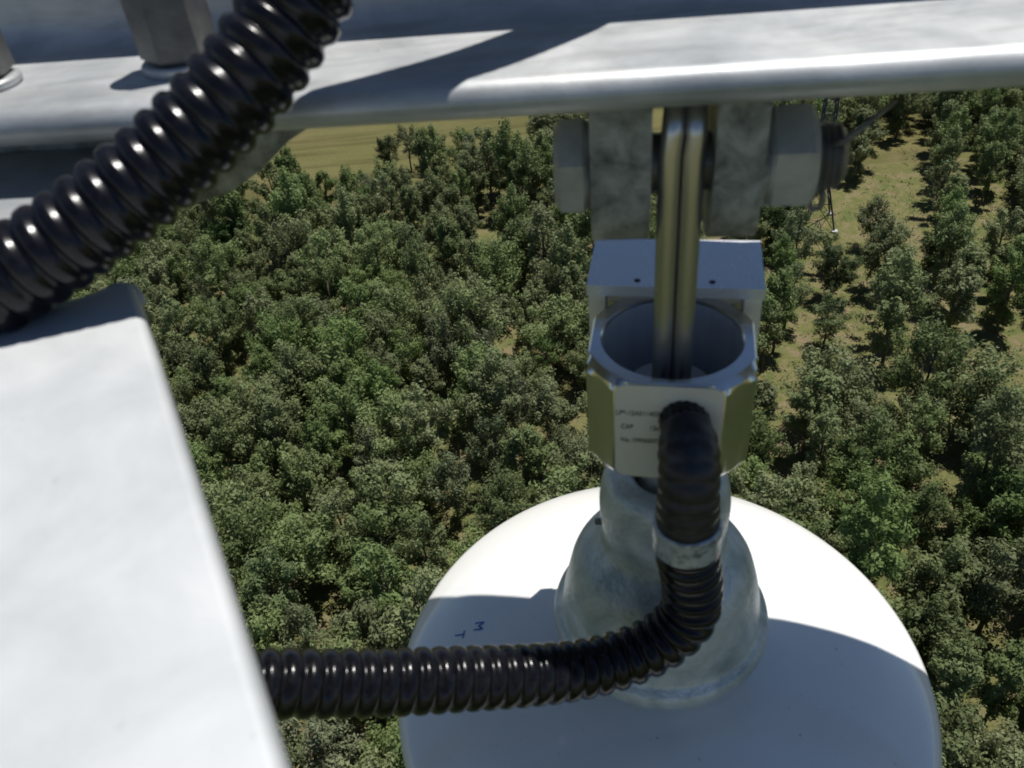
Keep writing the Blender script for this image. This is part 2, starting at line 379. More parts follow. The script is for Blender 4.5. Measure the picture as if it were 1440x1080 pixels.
bm = bmesh.new(); bm_lathe(bm, [(0.0001, -0.034), (0.0095, -0.034), (0.0088, 0.0480), (0.0001, 0.0480)], 40, M=MX)
child(from_bm('bolt_shank', bm, M_thread, auto=0.7), hang)
bm = bmesh.new(); hexprism(bm, MX @ Matrix.Rotation(math.radians(8), 4, 'Z'), 0.0285, -0.0400, -0.0288, 0.002)
child(from_bm('bolt_head', bm, M_galv_nut, auto=0.22), hang)
bm = bmesh.new(); hexprism(bm, MX @ Matrix.Rotation(math.radians(4), 4, 'Z'), 0.0300, 0.0255, 0.0405, 0.002)
child(from_bm('nut', bm, M_galv_nut, auto=0.22), hang)
bm = bmesh.new(); bm_lathe(bm, [(0.0098, 0.0241), (0.0155, 0.0241), (0.0155, 0.0253), (0.0098, 0.0253)], 40, M=MX)
child(from_bm('washer', bm, M_galv_dull, auto=0.7), hang)
bm = bmesh.new(); bm_lathe(bm, [(0.0093, 0.0406)] + [(0.0096 + (0.0009 if k % 2 else -0.0003), 0.0407 + 0.00105 * k) for k in range(9)] + [(0.0080, 0.0503), (0.0001, 0.0505)], 40, M=MX)
child(from_bm('bolt_thread', bm, M_thread, auto=0.9), hang)
bm = bmesh.new()
bm_tube(bm, [loc(YH, 0.0450, 0.002, ZB + 0.0095), loc(YH, 0.0455, 0.002, ZB - 0.0100), loc(YH, 0.0440, 0.002, ZB - 0.0140), loc(YH, 0.0425, 0.002, ZB - 0.0165), loc(YH, 0.0440, 0.002, ZB - 0.0195),
             loc(YH, 0.0465, 0.002, ZB - 0.0190), loc(YH, 0.0470, 0.002, ZB - 0.0160), loc(YH, 0.0460, 0.002, ZB - 0.0120)], 0.0011, 10)
bm_tube(bm, [loc(YH, 0.0445, -0.006, ZB + 0.0060), loc(YH, 0.0480, -0.009, ZB + 0.0085), loc(YH, 0.0515, -0.010, ZB + 0.0125), loc(YH, 0.0565, -0.008, ZB + 0.0160), loc(YH, 0.062, -0.004, ZB + 0.0180)], [0.0014, 0.0013, 0.0011, 0.0008, 0.0005], 10)
child(from_bm('split_pin', bm, M_thread, smooth=True), hang)

# ------------------------------------------------------------------ hanger link: two polished rods in the mouth of the load cell
lk = empty('hanger_link', loc(YH, 0, -0.008, -0.19))
tag(lk, 'polished brassy link of two upright rods dropping from the clevis into the load cell', 'hanger link')
bm = bmesh.new()
for sx in (-1, 1):
    x = -0.0004 + sx * 0.0036
    pts = [loc(YH, 0.0002 + sx * 0.0030, -0.0085, -0.0885), loc(YH, 0.0002 + sx * 0.0036, -0.0095, -0.098)] + [loc(YH, x, -0.010, -0.104 - 0.0142 * k) for k in range(8)]
    bm_tube(bm, pts, [0.0034, 0.0035] + [0.0036] * 8, 24)
child(from_bm('rod_pair', bm, M_rod, smooth=True), lk)
bm = bmesh.new(); bm_lathe(bm, [(0.0001, 0.0), (0.0165, 0.0), (0.0175, -0.0015), (0.0175, -0.0075), (0.0165, -0.009), (0.0001, -0.009)], 48, M=Mloc(YH, 0, 0, -0.203))
child(from_bm('foot', bm, M_bore, auto=0.6), lk)

# ------------------------------------------------------------------ load cell
YC = math.radians(-14)
cell = empty('load_cell', loc(YC, 0, 0, -0.224))
tag(cell, 'silver eight sided load cell with round bore and engraved face, above the insulator', 'load cell')
ZT, ZL = -0.1790, -0.2255
octp = [(0.0197, -0.0290), (0.0302, -0.0185), (0.0302, 0.0185), (0.0197, 0.0290), (-0.0197, 0.0290), (-0.0302, 0.0185), (-0.0302, -0.0185), (-0.0197, -0.0290)]
def octr(t, inset=0.0):
    dx, dy = math.cos(t), math.sin(t); best = 9
    for i in range(8):
        ax, ay = octp[i]; bx2, by2 = octp[(i + 1) % 8]
        nx, ny = (by2 - ay), -(bx2 - ax); L = math.hypot(nx, ny); nx /= L; ny /= L
        dd = nx * ax + ny * ay - inset; den = nx * dx + ny * dy
        if dd < 0: nx, ny, dd, den = -nx, -ny, -(nx * ax + ny * ay) - inset, -den
        if den > 1e-6: best = min(best, dd / den)
    return best
# angles: evenly spaced plus the exact corners so that the edges are crisp
angs = sorted(set([round(2 * math.pi * k / 160, 5) for k in range(160)] + [round(math.atan2(y, x) % (2 * math.pi), 5) for x, y in octp]))
Mc = Mloc(YC)
def oring(z, lim=9, inset=0.0): return [Mc @ Vector((min(octr(t, inset), lim) * math.cos(t), min(octr(t, inset), lim) * math.sin(t), z)) for t in angs]
def cring(z, r): return [Mc @ Vector((r * math.cos(t), r * math.sin(t), z)) for t in angs]
BR = 0.0259
bm = bmesh.new()
bm_rings(bm, [cring(ZL, 0.012), oring(ZL, 0.0318, 0.0006), oring(ZL + 0.0006, 0.0324), oring(ZL + 0.0022, 0.0342), oring(ZL + 0.0036), oring(ZT - 0.0042), oring(ZT - 0.0024, 0.0340), oring(ZT - 0.0005, 0.0322), oring(ZT, 0.0316, 0.0006),
              cring(ZT, BR + 0.0007), cring(ZT - 0.0008, BR), cring(ZT - 0.038, BR), cring(ZT - 0.038, 0.012)], True, True, True)
child(from_bm('cell_body', bm, M_steel, auto=0.35), cell)
bm = bmesh.new(); bm_rings(bm, [cring(ZT - 0.0012, BR - 0.0002), cring(ZT - 0.037, BR - 0.0002), cring(ZT - 0.037, 0.010)], True, False, True)
child(from_bm('bore_lining', bm, M_bore, auto=0.5), cell)
# satin label panel on the front face
bm = bmesh.new()
hw = 0.0190; z0, z1 = ZL + 0.0012, ZT - 0.0012; rr = 0.0042
pts = []
for cx, cz, a0 in ((hw - rr, z0 + rr, 270), (hw - rr, z1 - rr, 0), (-hw + rr, z1 - rr, 90), (-hw + rr, z0 + rr, 180)):
    pts += rounded(cx, cz, rr, a0, a0 + 90, 8)
a = [bm.verts.new(Mc @ Vector((x, -0.02935, z))) for x, z in pts]; b2 = [bm.verts.new(Mc @ Vector((x, -0.0285, z))) for x, z in pts]
bm.faces.new(a); bm.faces.new(b2[::-1])
for i in range(len(a)):
    j = (i + 1) % len(a); bm.faces.new((a[i], a[j], b2[j], b2[i]))
child(from_bm('front_face', bm, M_steel_face, auto=0.6), cell)

def text_mesh(name, body, size, mat, parent, fn, extr=0.00008, sx=1.0):
    cu = bpy.data.curves.new(name, 'FONT'); cu.body = body; cu.size = size; cu.extrude = extr; cu.resolution_u = 3
    to = bpy.data.objects.new(name, cu); COL.objects.link(to)
    bpy.context.view_layer.update()
    dg = bpy.context.evaluated_depsgraph_get()
    me = bpy.data.meshes.new_from_object(to.evaluated_get(dg)); bpy.data.objects.remove(to)
    for v in me.vertices: v.co = fn(v.co.x * sx, v.co.y, v.co.z)
    me.materials.clear()
    o = link(name, me, mat); return child(o, parent)
for body, x0, z, sz in (('LP*-12A011402', -0.0185, -0.1938, 0.0030), ('CAP', -0.0168, -0.2003, 0.0030), ('12k', -0.0065, -0.2005, 0.0030), ('No.10906007', -0.0168, -0.2068, 0.0030)):
    text_mesh('engraved_text', body, sz, M_engr, cell, lambda x, y, zz, x0=x0, z=z: Mc @ Vector((x0 + x, -0.02945 - zz, z + y)), sx=0.80)
# channel bracket behind the cell
bm = bmesh.new(); bm_box(bm, (-0.0338, 0.0180, -0.1735), (0.0338, 0.0560, -0.1690), Mc)
child(from_bm('bracket_plate', bm, M_plate, bevel=0.0005), cell)
for sx in (-1, 1):
    bm = bmesh.new(); bm_box(bm, (min(sx * 0.0338, sx * 0.0272), 0.0245, -0.2150), (max(sx * 0.0338, sx * 0.0272), 0.0555, -0.1736), Mc)
    child(from_bm('bracket_side', bm, M_steel_face, bevel=0.0005), cell)
    bm = bmesh.new(); bm_lathe(bm, [(0.0001, -0.1687), (0.0011, -0.1687), (0.0013, -0.1689)], 20, c=(0.0 + sx * 0.0143, 0.0225, 0), M=Mc)
    child(from_bm('screw_hole', bm, M_dark), cell)
bm = bmesh.new(); bm_box(bm, (-0.0270, 0.0300, -0.2140), (0.0270, 0.0550, -0.1835), Mc)
child(from_bm('bracket_block', bm, M_steel, bevel=0.0008), cell)

# ------------------------------------------------------------------ insulator
ins = empty('disc_insulator', AX + Vector((0, 0, -0.41)))
tag(ins, 'white disc insulator with a grey bell-shaped metal cap, half in the shadow of the beam', 'insulator')
def capfr(t, z):
    v = Vector((math.cos(t) * 1.3, math.sin(t) * 1.3, z * 26))
    k = 1 + 0.018 * noise.noise(v) + 0.008 * noise.noise(v * 2.7)
    return k
capprof = [(0.0130, -0.262), (0.0135, -0.2520), (0.0150, -0.2490), (0.0200, -0.2475), (0.0240, -0.2490), (0.0265, -0.2530), (0.0278, -0.2600), (0.0282, -0.2680), (0.0280, -0.2750), (0.0272, -0.2810),
           (0.0270, -0.2860), (0.0285, -0.2905), (0.0325, -0.2950), (0.0375, -0.3000), (0.0415, -0.3070), (0.0440, -0.3150), (0.0458, -0.3240), (0.0470, -0.3310),
           (0.0476, -0.3370), (0.0490, -0.3392), (0.0518, -0.3420), (0.0522, -0.3475), (0.0498, -0.3515), (0.0460, -0.3520), (0.0455, -0.3600)]
def smooth_prof(p, k=4):
    out = []
    for i in range(len(p) - 1):
        p0 = Vector(p[max(i - 1, 0)]); p1 = Vector(p[i]); p2 = Vector(p[i + 1]); p3 = Vector(p[min(i + 2, len(p) - 1)])
        for j in range(k):
            t = j / k
            out.append(tuple(0.5 * ((2 * p1) + (-p0 + p2) * t + (2 * p0 - 5 * p1 + 4 * p2 - p3) * t * t + (-p0 + 3 * p1 - 3 * p2 + p3) * t ** 3)))
    out.append(tuple(p[-1])); return out
cp = smooth_prof(capprof)
bm = bmesh.new(); bm_lathe(bm, cp, 96, c=(AX.x, AX.y, 0), fr=capfr, cap0=True)
capo = child(from_bm('cap', bm, M_cap, smooth=True), ins)
# mouth of the socket: a curved dark slot in the front of the neck, and the locking pin
bm = bmesh.new(); bm_tube(bm, [loc(YC, -0.0300, -0.0050, -0.2790), loc(YC, -0.0250, -0.0050, -0.2780)], 0.0016, 12)
child(from_bm('locking_pin', bm, M_thread, smooth=True), capo)
bm = bmesh.new(); bm_lathe(bm, [(0.0105, -0.2262), (0.0105, -0.262)], 32, c=(AX.x, AX.y, 0))
child(from_bm('ball_pin', bm, M_galv_nut, smooth=True), ins)
shp = [(0.0440, -0.3575), (0.0520, -0.3590), (0.0640, -0.3612), (0.0780, -0.3650), (0.0930, -0.3700), (0.1080, -0.3765), (0.1220, -0.3845), (0.1320, -0.3910), (0.1375, -0.3955), (0.1400, -0.4005), (0.1400, -0.4060), (0.1375, -0.4100), (0.1330, -0.4110), (0.130, -0.4070)]
ssp = smooth_prof(shp, 5)
ssp += [(0.118, -0.400), (0.112, -0.425), (0.106, -0.425), (0.098, -0.392), (0.086, -0.388), (0.082, -0.418), (0.076, -0.418), (0.070, -0.385), (0.055, -0.384), (0.050, -0.410), (0.044, -0.410), (0.038, -0.385), (0.0001, -0.385)]
bm = bmesh.new(); bm_lathe(bm, ssp, 160, c=(AX.x, AX.y, 0))
shell = child(from_bm('porcelain_shell', bm, M_glaze, auto=1.0), ins)
top = [(r, z) for r, z in ssp[:len(smooth_prof(shp, 5)) - 20]]
def shell_z(r):
    for (r0, z0), (r1, z1) in zip(top[:-1], top[1:]):
        if r0 <= r <= r1: return z0 + (z1 - z0) * (r - r0) / (r1 - r0 + 1e-9)
    return top[-1][1]
def ink(body, cx, cy, rot, size):
    def fn(x, y, zz):
        px = cx + x * math.cos(rot) - y * math.sin(rot); py = cy + x * math.sin(rot) + y * math.cos(rot)
        r = math.hypot(px, py); return Vector((AX.x + px, AX.y + py, shell_z(r) + 0.00025 + zz))
    text_mesh('printed_mark', body, size, M_ink, shell, fn, extr=0.00005)
ink('M', -0.0943, 0.0230, math.radians(-105), 0.0078)
ink('T', -0.1055, 0.0212, math.radians(-105), 0.0078)
bm = bmesh.new(); bm_lathe(bm, [(0.0001, -0.384), (0.014, -0.384), (0.014, -0.405), (0.009, -0.412), (0.009, -0.455), (0.0155, -0.458), (0.0155, -0.468), (0.0001, -0.470)], 32, c=(AX.x, AX.y, 0))
child(from_bm('lower_pin', bm, M_galv_nut, auto=0.7), ins)

# ------------------------------------------------------------------ corrugated conduits
def catmull(P, k=24):
    P = [Vector(p) for p in P]; out = []
    for i in range(len(P) - 1):
        p0 = P[max(i - 1, 0)]; p1 = P[i]; p2 = P[i + 1]; p3 = P[min(i + 2, len(P) - 1)]
        for j in range(k):
            t = j / k
            out.append(0.5 * ((2 * p1) + (p2 - p0) * t + (2 * p0 - 5 * p1 + 4 * p2 - p3) * t * t + (-p0 + 3 * p1 - 3 * p2 + p3) * t ** 3))
    out.append(P[-1]); return out
class Path:
    def __init__(s, P):
        s.c = catmull(P, 40); s.d = [0.0]
        for a, b in zip(s.c[:-1], s.c[1:]): s.d.append(s.d[-1] + (b - a).length)
        s.L = s.d[-1]
        s.T = []; s.N = []; up = None
        for i in range(len(s.c)):
            t = (s.c[min(i + 1, len(s.c) - 1)] - s.c[max(i - 1, 0)]).normalized()
            if up is None: up = t.orthogonal().normalized()
            up = (up - t * up.dot(t)).normalized(); s.T.append(t); s.N.append(up)
    def at(s, u):
        u = min(max(u, 0), s.L); lo, hi = 0, len(s.d) - 1
        while hi - lo > 1:
            m = (lo + hi) // 2
            if s.d[m] <= u: lo = m
            else: hi = m
        k = (u - s.d[lo]) / (s.d[hi] - s.d[lo] + 1e-12)
        p = s.c[lo].lerp(s.c[hi], k); t = s.T[lo].lerp(s.T[hi], k).normalized(); nn = s.N[lo].lerp(s.N[hi], k); nn = (nn - t * nn.dot(t)).normalized()
        return p, t, nn
def sweep(name, path, u0, u1, rfun, step, mat, parent, seg=56, caps=True):
    bm = bmesh.new(); rings = []; nst = int((u1 - u0) / step)
    for i in range(nst + 1):
        u = u0 + (u1 - u0) * i / nst; p, t, nn = path.at(u); bb = t.cross(nn)
        rings.append([p + (nn * math.cos(2 * math.pi * k / seg) + bb * math.sin(2 * math.pi * k / seg)) * rfun(u, 2 * math.pi * k / seg) for k in range(seg)])
    bm_rings(bm, rings, True, caps, caps)
    return child(from_bm(name, bm, mat, smooth=True), parent)
def corr(ro, pitch, depth, tilt=0.0, seed=0):
    def fn(u, a):
        ph = u / pitch + tilt * math.cos(a + 0.6) + 0.03 * math.sin(u * 60 + seed)
        w_ = abs(2 * (ph % 1.0) - 1)
        return ro - depth * (0.5 - 0.5 * math.cos(math.pi * w_)) ** 2.2 + 0.00015 * math.sin(a * 2 + u * 40)
    return fn

cu = empty('upper_conduit', (-0.12, 0.20, -0.09))
tag(cu, 'thick glossy black corrugated conduit looping across the upper left before the beam', 'conduit')
Pu = [(-0.33, 0.165, -0.160), (-0.235, 0.178, -0.128), (-0.178, 0.187, -0.1125), (-0.1415, 0.191, -0.1035), (-0.1135, 0.1985, -0.0930), (-0.0855, 0.2078, -0.0790), (-0.0630, 0.2157, -0.0645),
      (-0.0475, 0.2245, -0.0510), (-0.0345, 0.2320, -0.0370), (-0.0120, 0.2440, -0.0200), (0.0175, 0.2625, -0.0025), (0.051, 0.2910, 0.0275), (0.074, 0.313, 0.080), (0.095, 0.330, 0.15), (0.12, 0.35, 0.25)]
pu = Path(Pu)
sweep('corrugated_tube', pu, 0, pu.L, corr(0.0126, 0.0068, 0.0016, 0.05), 0.00061, M_pipe, cu)

cl = empty('lower_conduit', (0.0, 0.18, -0.28))
tag(cl, 'black corrugated conduit with silver tape, running from the load cell down to the left', 'conduit')
Pl = [(0.0600, 0.2230, -0.1940), (0.0594, 0.2120, -0.1965), (0.0585, 0.2030, -0.2040), (0.0577, 0.1988, -0.2160), (0.0580, 0.1975, -0.2390), (0.0610, 0.1975, -0.2600),
      (0.0600, 0.1955, -0.2775), (0.0485, 0.1925, -0.2895), (0.0290, 0.1890, -0.2945), (0.0048, 0.1835, -0.2895), (-0.0325, 0.1740, -0.2718), (-0.0640, 0.1665, -0.2565), (-0.0930, 0.1600, -0.2410), (-0.135, 0.150, -0.220), (-0.20, 0.140, -0.190)]
pl = Path(Pl)
SB = 0.0485
sweep('corrugated_tube', pl, SB, pl.L, corr(0.0118, 0.0069, 0.0015, 0.04, 2), 0.0006, M_pipe, cl)
def bootr(u, a):
    k = min(1, max(0, u / 0.018)); base = 0.0073 + 0.0036 * k * k * (3 - 2 * k) + 0.0008 * max(0, (u - 0.03) / 0.02)
    ph = (u / 0.0052) % 1.0; w_ = abs(2 * ph - 1)
    return base - 0.0006 * min(1, max(0, (u - 0.004) / 0.01)) * w_ ** 2 + 0.0004 * noise.noise(Vector((math.cos(a) * 2, math.sin(a) * 2, u * 120)))
sweep('rubber_boot', pl, 0.0, SB + 0.001, bootr, 0.0006, M_boot, cl)
sweep('cable_gland', pl, 0.0032, 0.0075, lambda u, a: 0.0088 + 0.0003 * math.cos(a * 18), 0.0005, M_pipe, cl)
def taper(u, a): return 0.01235 + 0.0004 * noise.noise(Vector((math.cos(a) * 2.5, math.sin(a) * 2.5, u * 260)))
sweep('tape_band', pl, SB - 0.003, SB + 0.0085, taper, 0.0005, M_tape, cl)

# ------------------------------------------------------------------ trees
def leaf_cloud(seed, H, Rr, nclump, nleaf, size, trunk_h, name):
    g_ = np.random.default_rng(seed)
    # lumpy clump centres inside an egg-shaped crown
    C = []; 
    while len(C) < nclump:
        p = g_.uniform(-1, 1, 3)
        if (p ** 2).sum() > 1: continue
        if (p ** 2).sum() < 0.12: continue
        z = p[2]; wv_ = 1.0 - 0.25 * max(0, z) - 0.15 * max(0, -z)
        C.append((p[0] * Rr * wv_, p[1] * Rr * wv_, trunk_h + (z * 0.5 + 0.5) * (H - trunk_h), g_.uniform(0.45, 1.0) * (0.25 + Rr * 0.21)))
    C = np.array(C)
    wts = C[:, 3] ** 2; wts /= wts.sum()
    idx = g_.choice(len(C), nleaf, p=wts)
    dirs = g_.normal(size=(nleaf, 3)); dirs /= np.linalg.norm(dirs, axis=1)[:, None]
    rad = C[idx, 3] * g_.uniform(0.25, 1.15, nleaf) ** 0.7
    out = C[idx, :3] - np.array([0, 0, trunk_h + 0.25 * (H - trunk_h)]); out /= np.linalg.norm(out, axis=1)[:, None] + 1e-6
    along = (dirs * out).sum(1)
    pos = C[idx, :3] + (dirs * 0.85 + out * (along * 0.75)[:, None]) * rad[:, None]
    nrm = dirs + g_.normal(size=(nleaf, 3)) * 0.55 + np.array([0, 0, 0.35]); nrm /= np.linalg.norm(nrm, axis=1)[:, None]
    t = np.cross(nrm, g_.normal(size=(nleaf, 3))); t /= np.linalg.norm(t, axis=1)[:, None]
    b_ = np.cross(nrm, t)
    s = size * g_.uniform(0.5, 1.45, nleaf)[:, None]
    V = np.stack([pos - t * s, pos - b_ * s * 0.45, pos + t * s, pos + b_ * s * 0.45], 1).reshape(-1, 3)
    me = bpy.data.meshes.new(name); me.vertices.add(len(V)); me.vertices.foreach_set('co', V.astype(np.float32).ravel())
    me.loops.add(nleaf * 4); me.loops.foreach_set('vertex_index', np.arange(nleaf * 4, dtype=np.int32))
    me.polygons.add(nleaf); me.polygons.foreach_set('loop_start', np.arange(0, nleaf * 4, 4, dtype=np.int32))
    me.polygons.foreach_set('loop_total', np.full(nleaf, 4, dtype=np.int32)); me.update(calc_edges=True)
    return me, C

def trunk_mesh(seed, H, trunk_h, C):
    rg = random.Random(seed); bm = bmesh.new()
    lx, ly = rg.uniform(-0.3, 0.3), rg.uniform(-0.3, 0.3)
    pts = [Vector((lx * (k / 6) ** 2 + rg.uniform(-0.04, 0.04), ly * (k / 6) ** 2 + rg.uniform(-0.04, 0.04), H * 0.85 * k / 6 - (0.3 if k == 0 else 0))) for k in range(7)]
    bm_tube(bm, pts, [0.15, 0.12, 0.105, 0.085, 0.065, 0.045, 0.02], 8)
    for i in rg.sample(range(len(C)), min(10, len(C))):
        c = Vector(C[i][:3]); z0 = max(trunk_h * 0.7, c.z - 1.3 - 0.4 * math.hypot(c.x, c.y)); k = z0 / (H * 0.85)
        st = Vector((lx * k * k, ly * k * k, z0)); mid = st.lerp(c, 0.5) + Vector((0, 0, -0.12))
        bm_tube(bm, [st, mid, c], [0.055, 0.038, 0.014], 6)
    me = bpy.data.meshes.new('trunk')
    bmesh.ops.recalc_face_normals(bm, faces=bm.faces); bm.to_mesh(me); bm.free(); return me

PROTO = {}
specs = []
for i in range(7): specs.append(('green', M_leaf, 100 + i, 6.0 + 0.5 * (i % 4), 2.15 + 0.2 * (i % 3), 48 + 4 * i, 7600, 0.125, 1.3 + 0.15 * (i % 3)))
for i in range(4): specs.append(('upright', M_leaf, 500 + i, 7.6 + 0.5 * (i % 3), 1.55 + 0.15 * (i % 3), 40 + 3 * i, 6000, 0.12, 1.5))
for i in range(2): specs.append(('pale', M_leaf_pale, 200 + i, 7.0, 1.9, 40, 4600, 0.115, 1.4))
for i in range(2): specs.append(('dark', M_leaf_dark, 300 + i, 6.8, 2.0, 44, 7500, 0.12, 1.0))
for i in range(2): specs.append(('thin', M_leaf, 400 + i, 7.4, 1.7, 26, 3400, 0.12, 2.6))
for kind, mat, seed, H, Rr, ncl, nlf, sz, th in specs:
    cm, C = leaf_cloud(seed, H, Rr, ncl, nlf, sz, th, 'crown'); cm.materials.append(mat)
    tm = trunk_mesh(seed, H, th, C); tm.materials.append(M_bark)
    PROTO.setdefault(kind, []).append((cm, tm))

def make_tree(x, y, kind, sc, label, group=None, name='broadleaf_tree'):
    cm, tm = rnd.choice(PROTO[kind])
    t = empty(name, (x, y, ground_z(x, y)), rnd.uniform(0, 6.28)); t.scale = (sc * rnd.uniform(0.9, 1.12), sc * rnd.uniform(0.9, 1.12), sc * rnd.uniform(0.88, 1.12))
    tag(t, label, 'tree', group)
    for nm, me in (('trunk', tm), ('crown', cm)):
        o = bpy.data.objects.new(nm, me); COL.objects.link(o); o.parent = t
    return t

# clearings (ground coordinates)
CLEAR = [
 [(-80, 112), (-51.5, 103.7), (-32, 96), (-23.7, 97.5), (-20.3, 98), (-14.6, 95.1), (-10.2, 95.5), (-4.7, 98.5), (1, 101.9), (8.5, 102.2), (16.4, 111), (42.1, 115.3), (62.9, 118.3), (90, 116.8), (400, 130), (400, 400), (-400, 400), (-400, 160)],
 [(31.3, 89.0), (42.4, 86.7), (38.7, 74.3), (31.8, 69.4), (28.3, 65.0), (29.8, 76.7)],
 [(40.2, 90.0), (42.6, 88.2), (41.0, 80.1), (35.2, 66.0), (30.9, 56.0), (27.9, 57.2), (33.4, 73.2)],
 [(51.2, 99.7), (54.3, 97.2), (46.2, 75.2), (39.0, 60.5), (35.2, 54.0), (34.3, 60.4), (41.6, 76.7)],
 [(49.0, 80.2), (54.8, 77.3), (51.2, 69.4), (45.7, 69.8)],
 [(61.5, 111.7), (64.0, 110.9), (57.2, 99.6), (52.2, 92.6), (52.6, 96.8)]]
BARE = [(4.3, 50.1, 2.4), (1.4, 58.5, 1.7), (-7.1, 38.2, 2.2), (24.9, 36.4, 1.9), (24.6, 24.8, 2.2), (40.6, 47.3, 2.2), (-9.9, 86.5, 2.2), (0.2, 84.8, 3.3), (-5.3, 38.6, 2.2), (-24.6, 65.3, 1.6), (5.6, 52.7, 2.4),
        (28.8, 46.6, 1.6), (-22.3, 60, 1.8), (-24.8, 52.9, 1.5), (-13.5, 26.2, 2.6), (-7.6, 52.5, 1.3), (28.7, 54.8, 1.6), (7.5, 84, 2.2), (8.5, 52.0, 2.0), (-5.8, 58.6, 1.3), (32.4, 49.6, 1.6), (26.5, 31.5, 1.6)]
def inside(x, y, P):
    c = False; j = len(P) - 1
    for i in range(len(P)):
        if (P[i][1] > y) != (P[j][1] > y) and x < (P[j][0] - P[i][0]) * (y - P[i][1]) / (P[j][1] - P[i][1]) + P[i][0]: c = not c
        j = i
    return c
def project(p):
    dd = p.dot(F)
    if dd < 0.1: return None
    return 720 + 1150 * p.dot(Rv) / dd, 540 - 1150 * p.dot(Uv) / dd, dd
DISC_C = (944, 1000)
def seen(x, y):
    """how much of the tree's crown the photo's view can hold"""
    vis = 0; r = 2.2
    for dz, dx in ((1.0, 0), (3.5, -r), (3.5, r), (4.5, 0), (6.2, 0), (2.0, -r * 0.7), (2.0, r * 0.7)):
        q = project(Vector((x + dx, y, GZ + dz)))
        if not q: continue
        px, py, _ = q
        if not (-5 < px < 1445 and -5 < py < 1085): continue
        if py < 128: continue
        if px < 205 + (py - 430) * 0.3 or (px < 500 and py < 190) or (px < 210 and py < 430): continue
        if ((px - 944) / 375) ** 2 + ((py - 1030) / 340) ** 2 < 0.93: continue
        if px < 780 and py < 172: continue
        if px < 390 and py < 290 - 0.3 * (px - 200): continue
        if 840 < px < 1040 and 150 < py < 660: continue
        if px < 330 and py < 450 - (px - 120) * 0.9: continue
        vis += 1
    return vis
e1 = Vector((0.421, 0.907)); e2 = Vector((0.907, -0.421))
special = [
 (-13.6, 108.2, 'dark', 0.82, 'small dark tree at the left end of the loose row out on the open meadow'),
 (-10.6, 107.0, 'thin', 0.88, 'slender tree with a bare trunk, second in the loose row on the open meadow'),
 (-7.4, 106.2, 'thin', 0.78, 'thin light green tree, third in the loose row on the open meadow'),
 (-3.4, 103.4, 'green', 0.95, 'bushy tree at the edge of the meadow where the loose row meets the wood'),
 (30.6, 77.2, 'dark', 1.15, 'very dark tree just left of the far lattice tower'),
 (28.6, 74.2, 'dark', 1.10, 'dark shady tree behind the right edge of the load cell bracket'),
 (32.6, 70.6, 'thin', 0.72, 'small green tree standing in front of the feet of the far lattice tower'),
 (31.6, 65.6, 'dark', 0.90, 'dark tree left of the first bare strip below the far lattice tower'),
 (36.6, 66.0, 'green', 1.05, 'rounded green tree between the two bare strips right of the far tower'),
 (39.0, 74.4, 'pale', 0.95, 'greyish tree at the head of the row between the two bare strips'),
 (42.2, 66.8, 'dark', 0.92, 'compact dark green tree just right of the second bare strip'),
 (-4.9, 41.4, 'pale', 0.98, 'pale silvery tree beside the upper left rim of the white disc'),
 (-16.4, 34.0, 'pale', 0.95, 'greyish sparse tree just above the lower conduit near the left arm'),
 (-14.2, 30.8, 'pale', 0.80, 'small grey green tree against the lower conduit beside the left arm'),
 (3.4, 45.6, 'pale', 0.62, 'small bluish grey tree left of the bottom of the load cell'),
 (28.2, 58.2, 'pale', 0.80, 'sparse greyish tree at the lower end of the first bare strip'),
 (-7.9, 71.5, 'pale', 0.72, 'small silvery tree in the middle of the dense wood left of the load cell'),
]
placed = [(a, b_) for a, b_, *_ in special]
cands = []
for i in range(-80, 80):
    for j in range(-80, 80):
        p = e1 * (i * 3.3) + e2 * (j * 3.75 + 1.3)
        lane = p.x > 20 and p.y > 48                      # planted in rows on the right
        if lane: p = e1 * (i * 3.7) + e2 * (round((p.dot(e2) - 1.5) / 4.7) * 4.7 + 1.5)
        jx = 0.55 if lane else 0.9
        x = p.x + rnd.uniform(-jx, jx); y = p.y + rnd.uniform(-jx, jx)
        if y < -75 or y > 135 or abs(x) > 110: continue
        if any(inside(x, y, P) for P in CLEAR): continue
        if any((x - a) ** 2 + (y - b_) ** 2 < r * r * 0.72 for a, b_, r in BARE): continue
        if any((x - a) ** 2 + (y - b_) ** 2 < 2.6 ** 2 for a, b_ in placed): continue
        if x > 15 and y > 85 and rnd.random() < 0.08: continue
        if lane and any((x - a) ** 2 + (y - b_) ** 2 < 1.9 ** 2 for a, b_, *_ in cands[-160:]): continue
        cands.append((x, y, seen(x, y), rnd.random()))
for x, y, kind, sc, lab in special: make_tree(x, y, kind, sc, lab, 'standout trees of the wood')
vis = sorted([c for c in cands if c[2] >= 1], key=lambda c: -(c[2] / 7) / (c[0] ** 2 + c[1] ** 2 + 45 ** 2) ** 0.5)
MAXI = 300 - len(special)
solo, rest = vis[:MAXI], vis[MAXI:] + [c for c in cands if c[2] < 1]
print('TREES visible', len(vis), 'solo', len(solo), 'rest', len(rest))
first_green = None
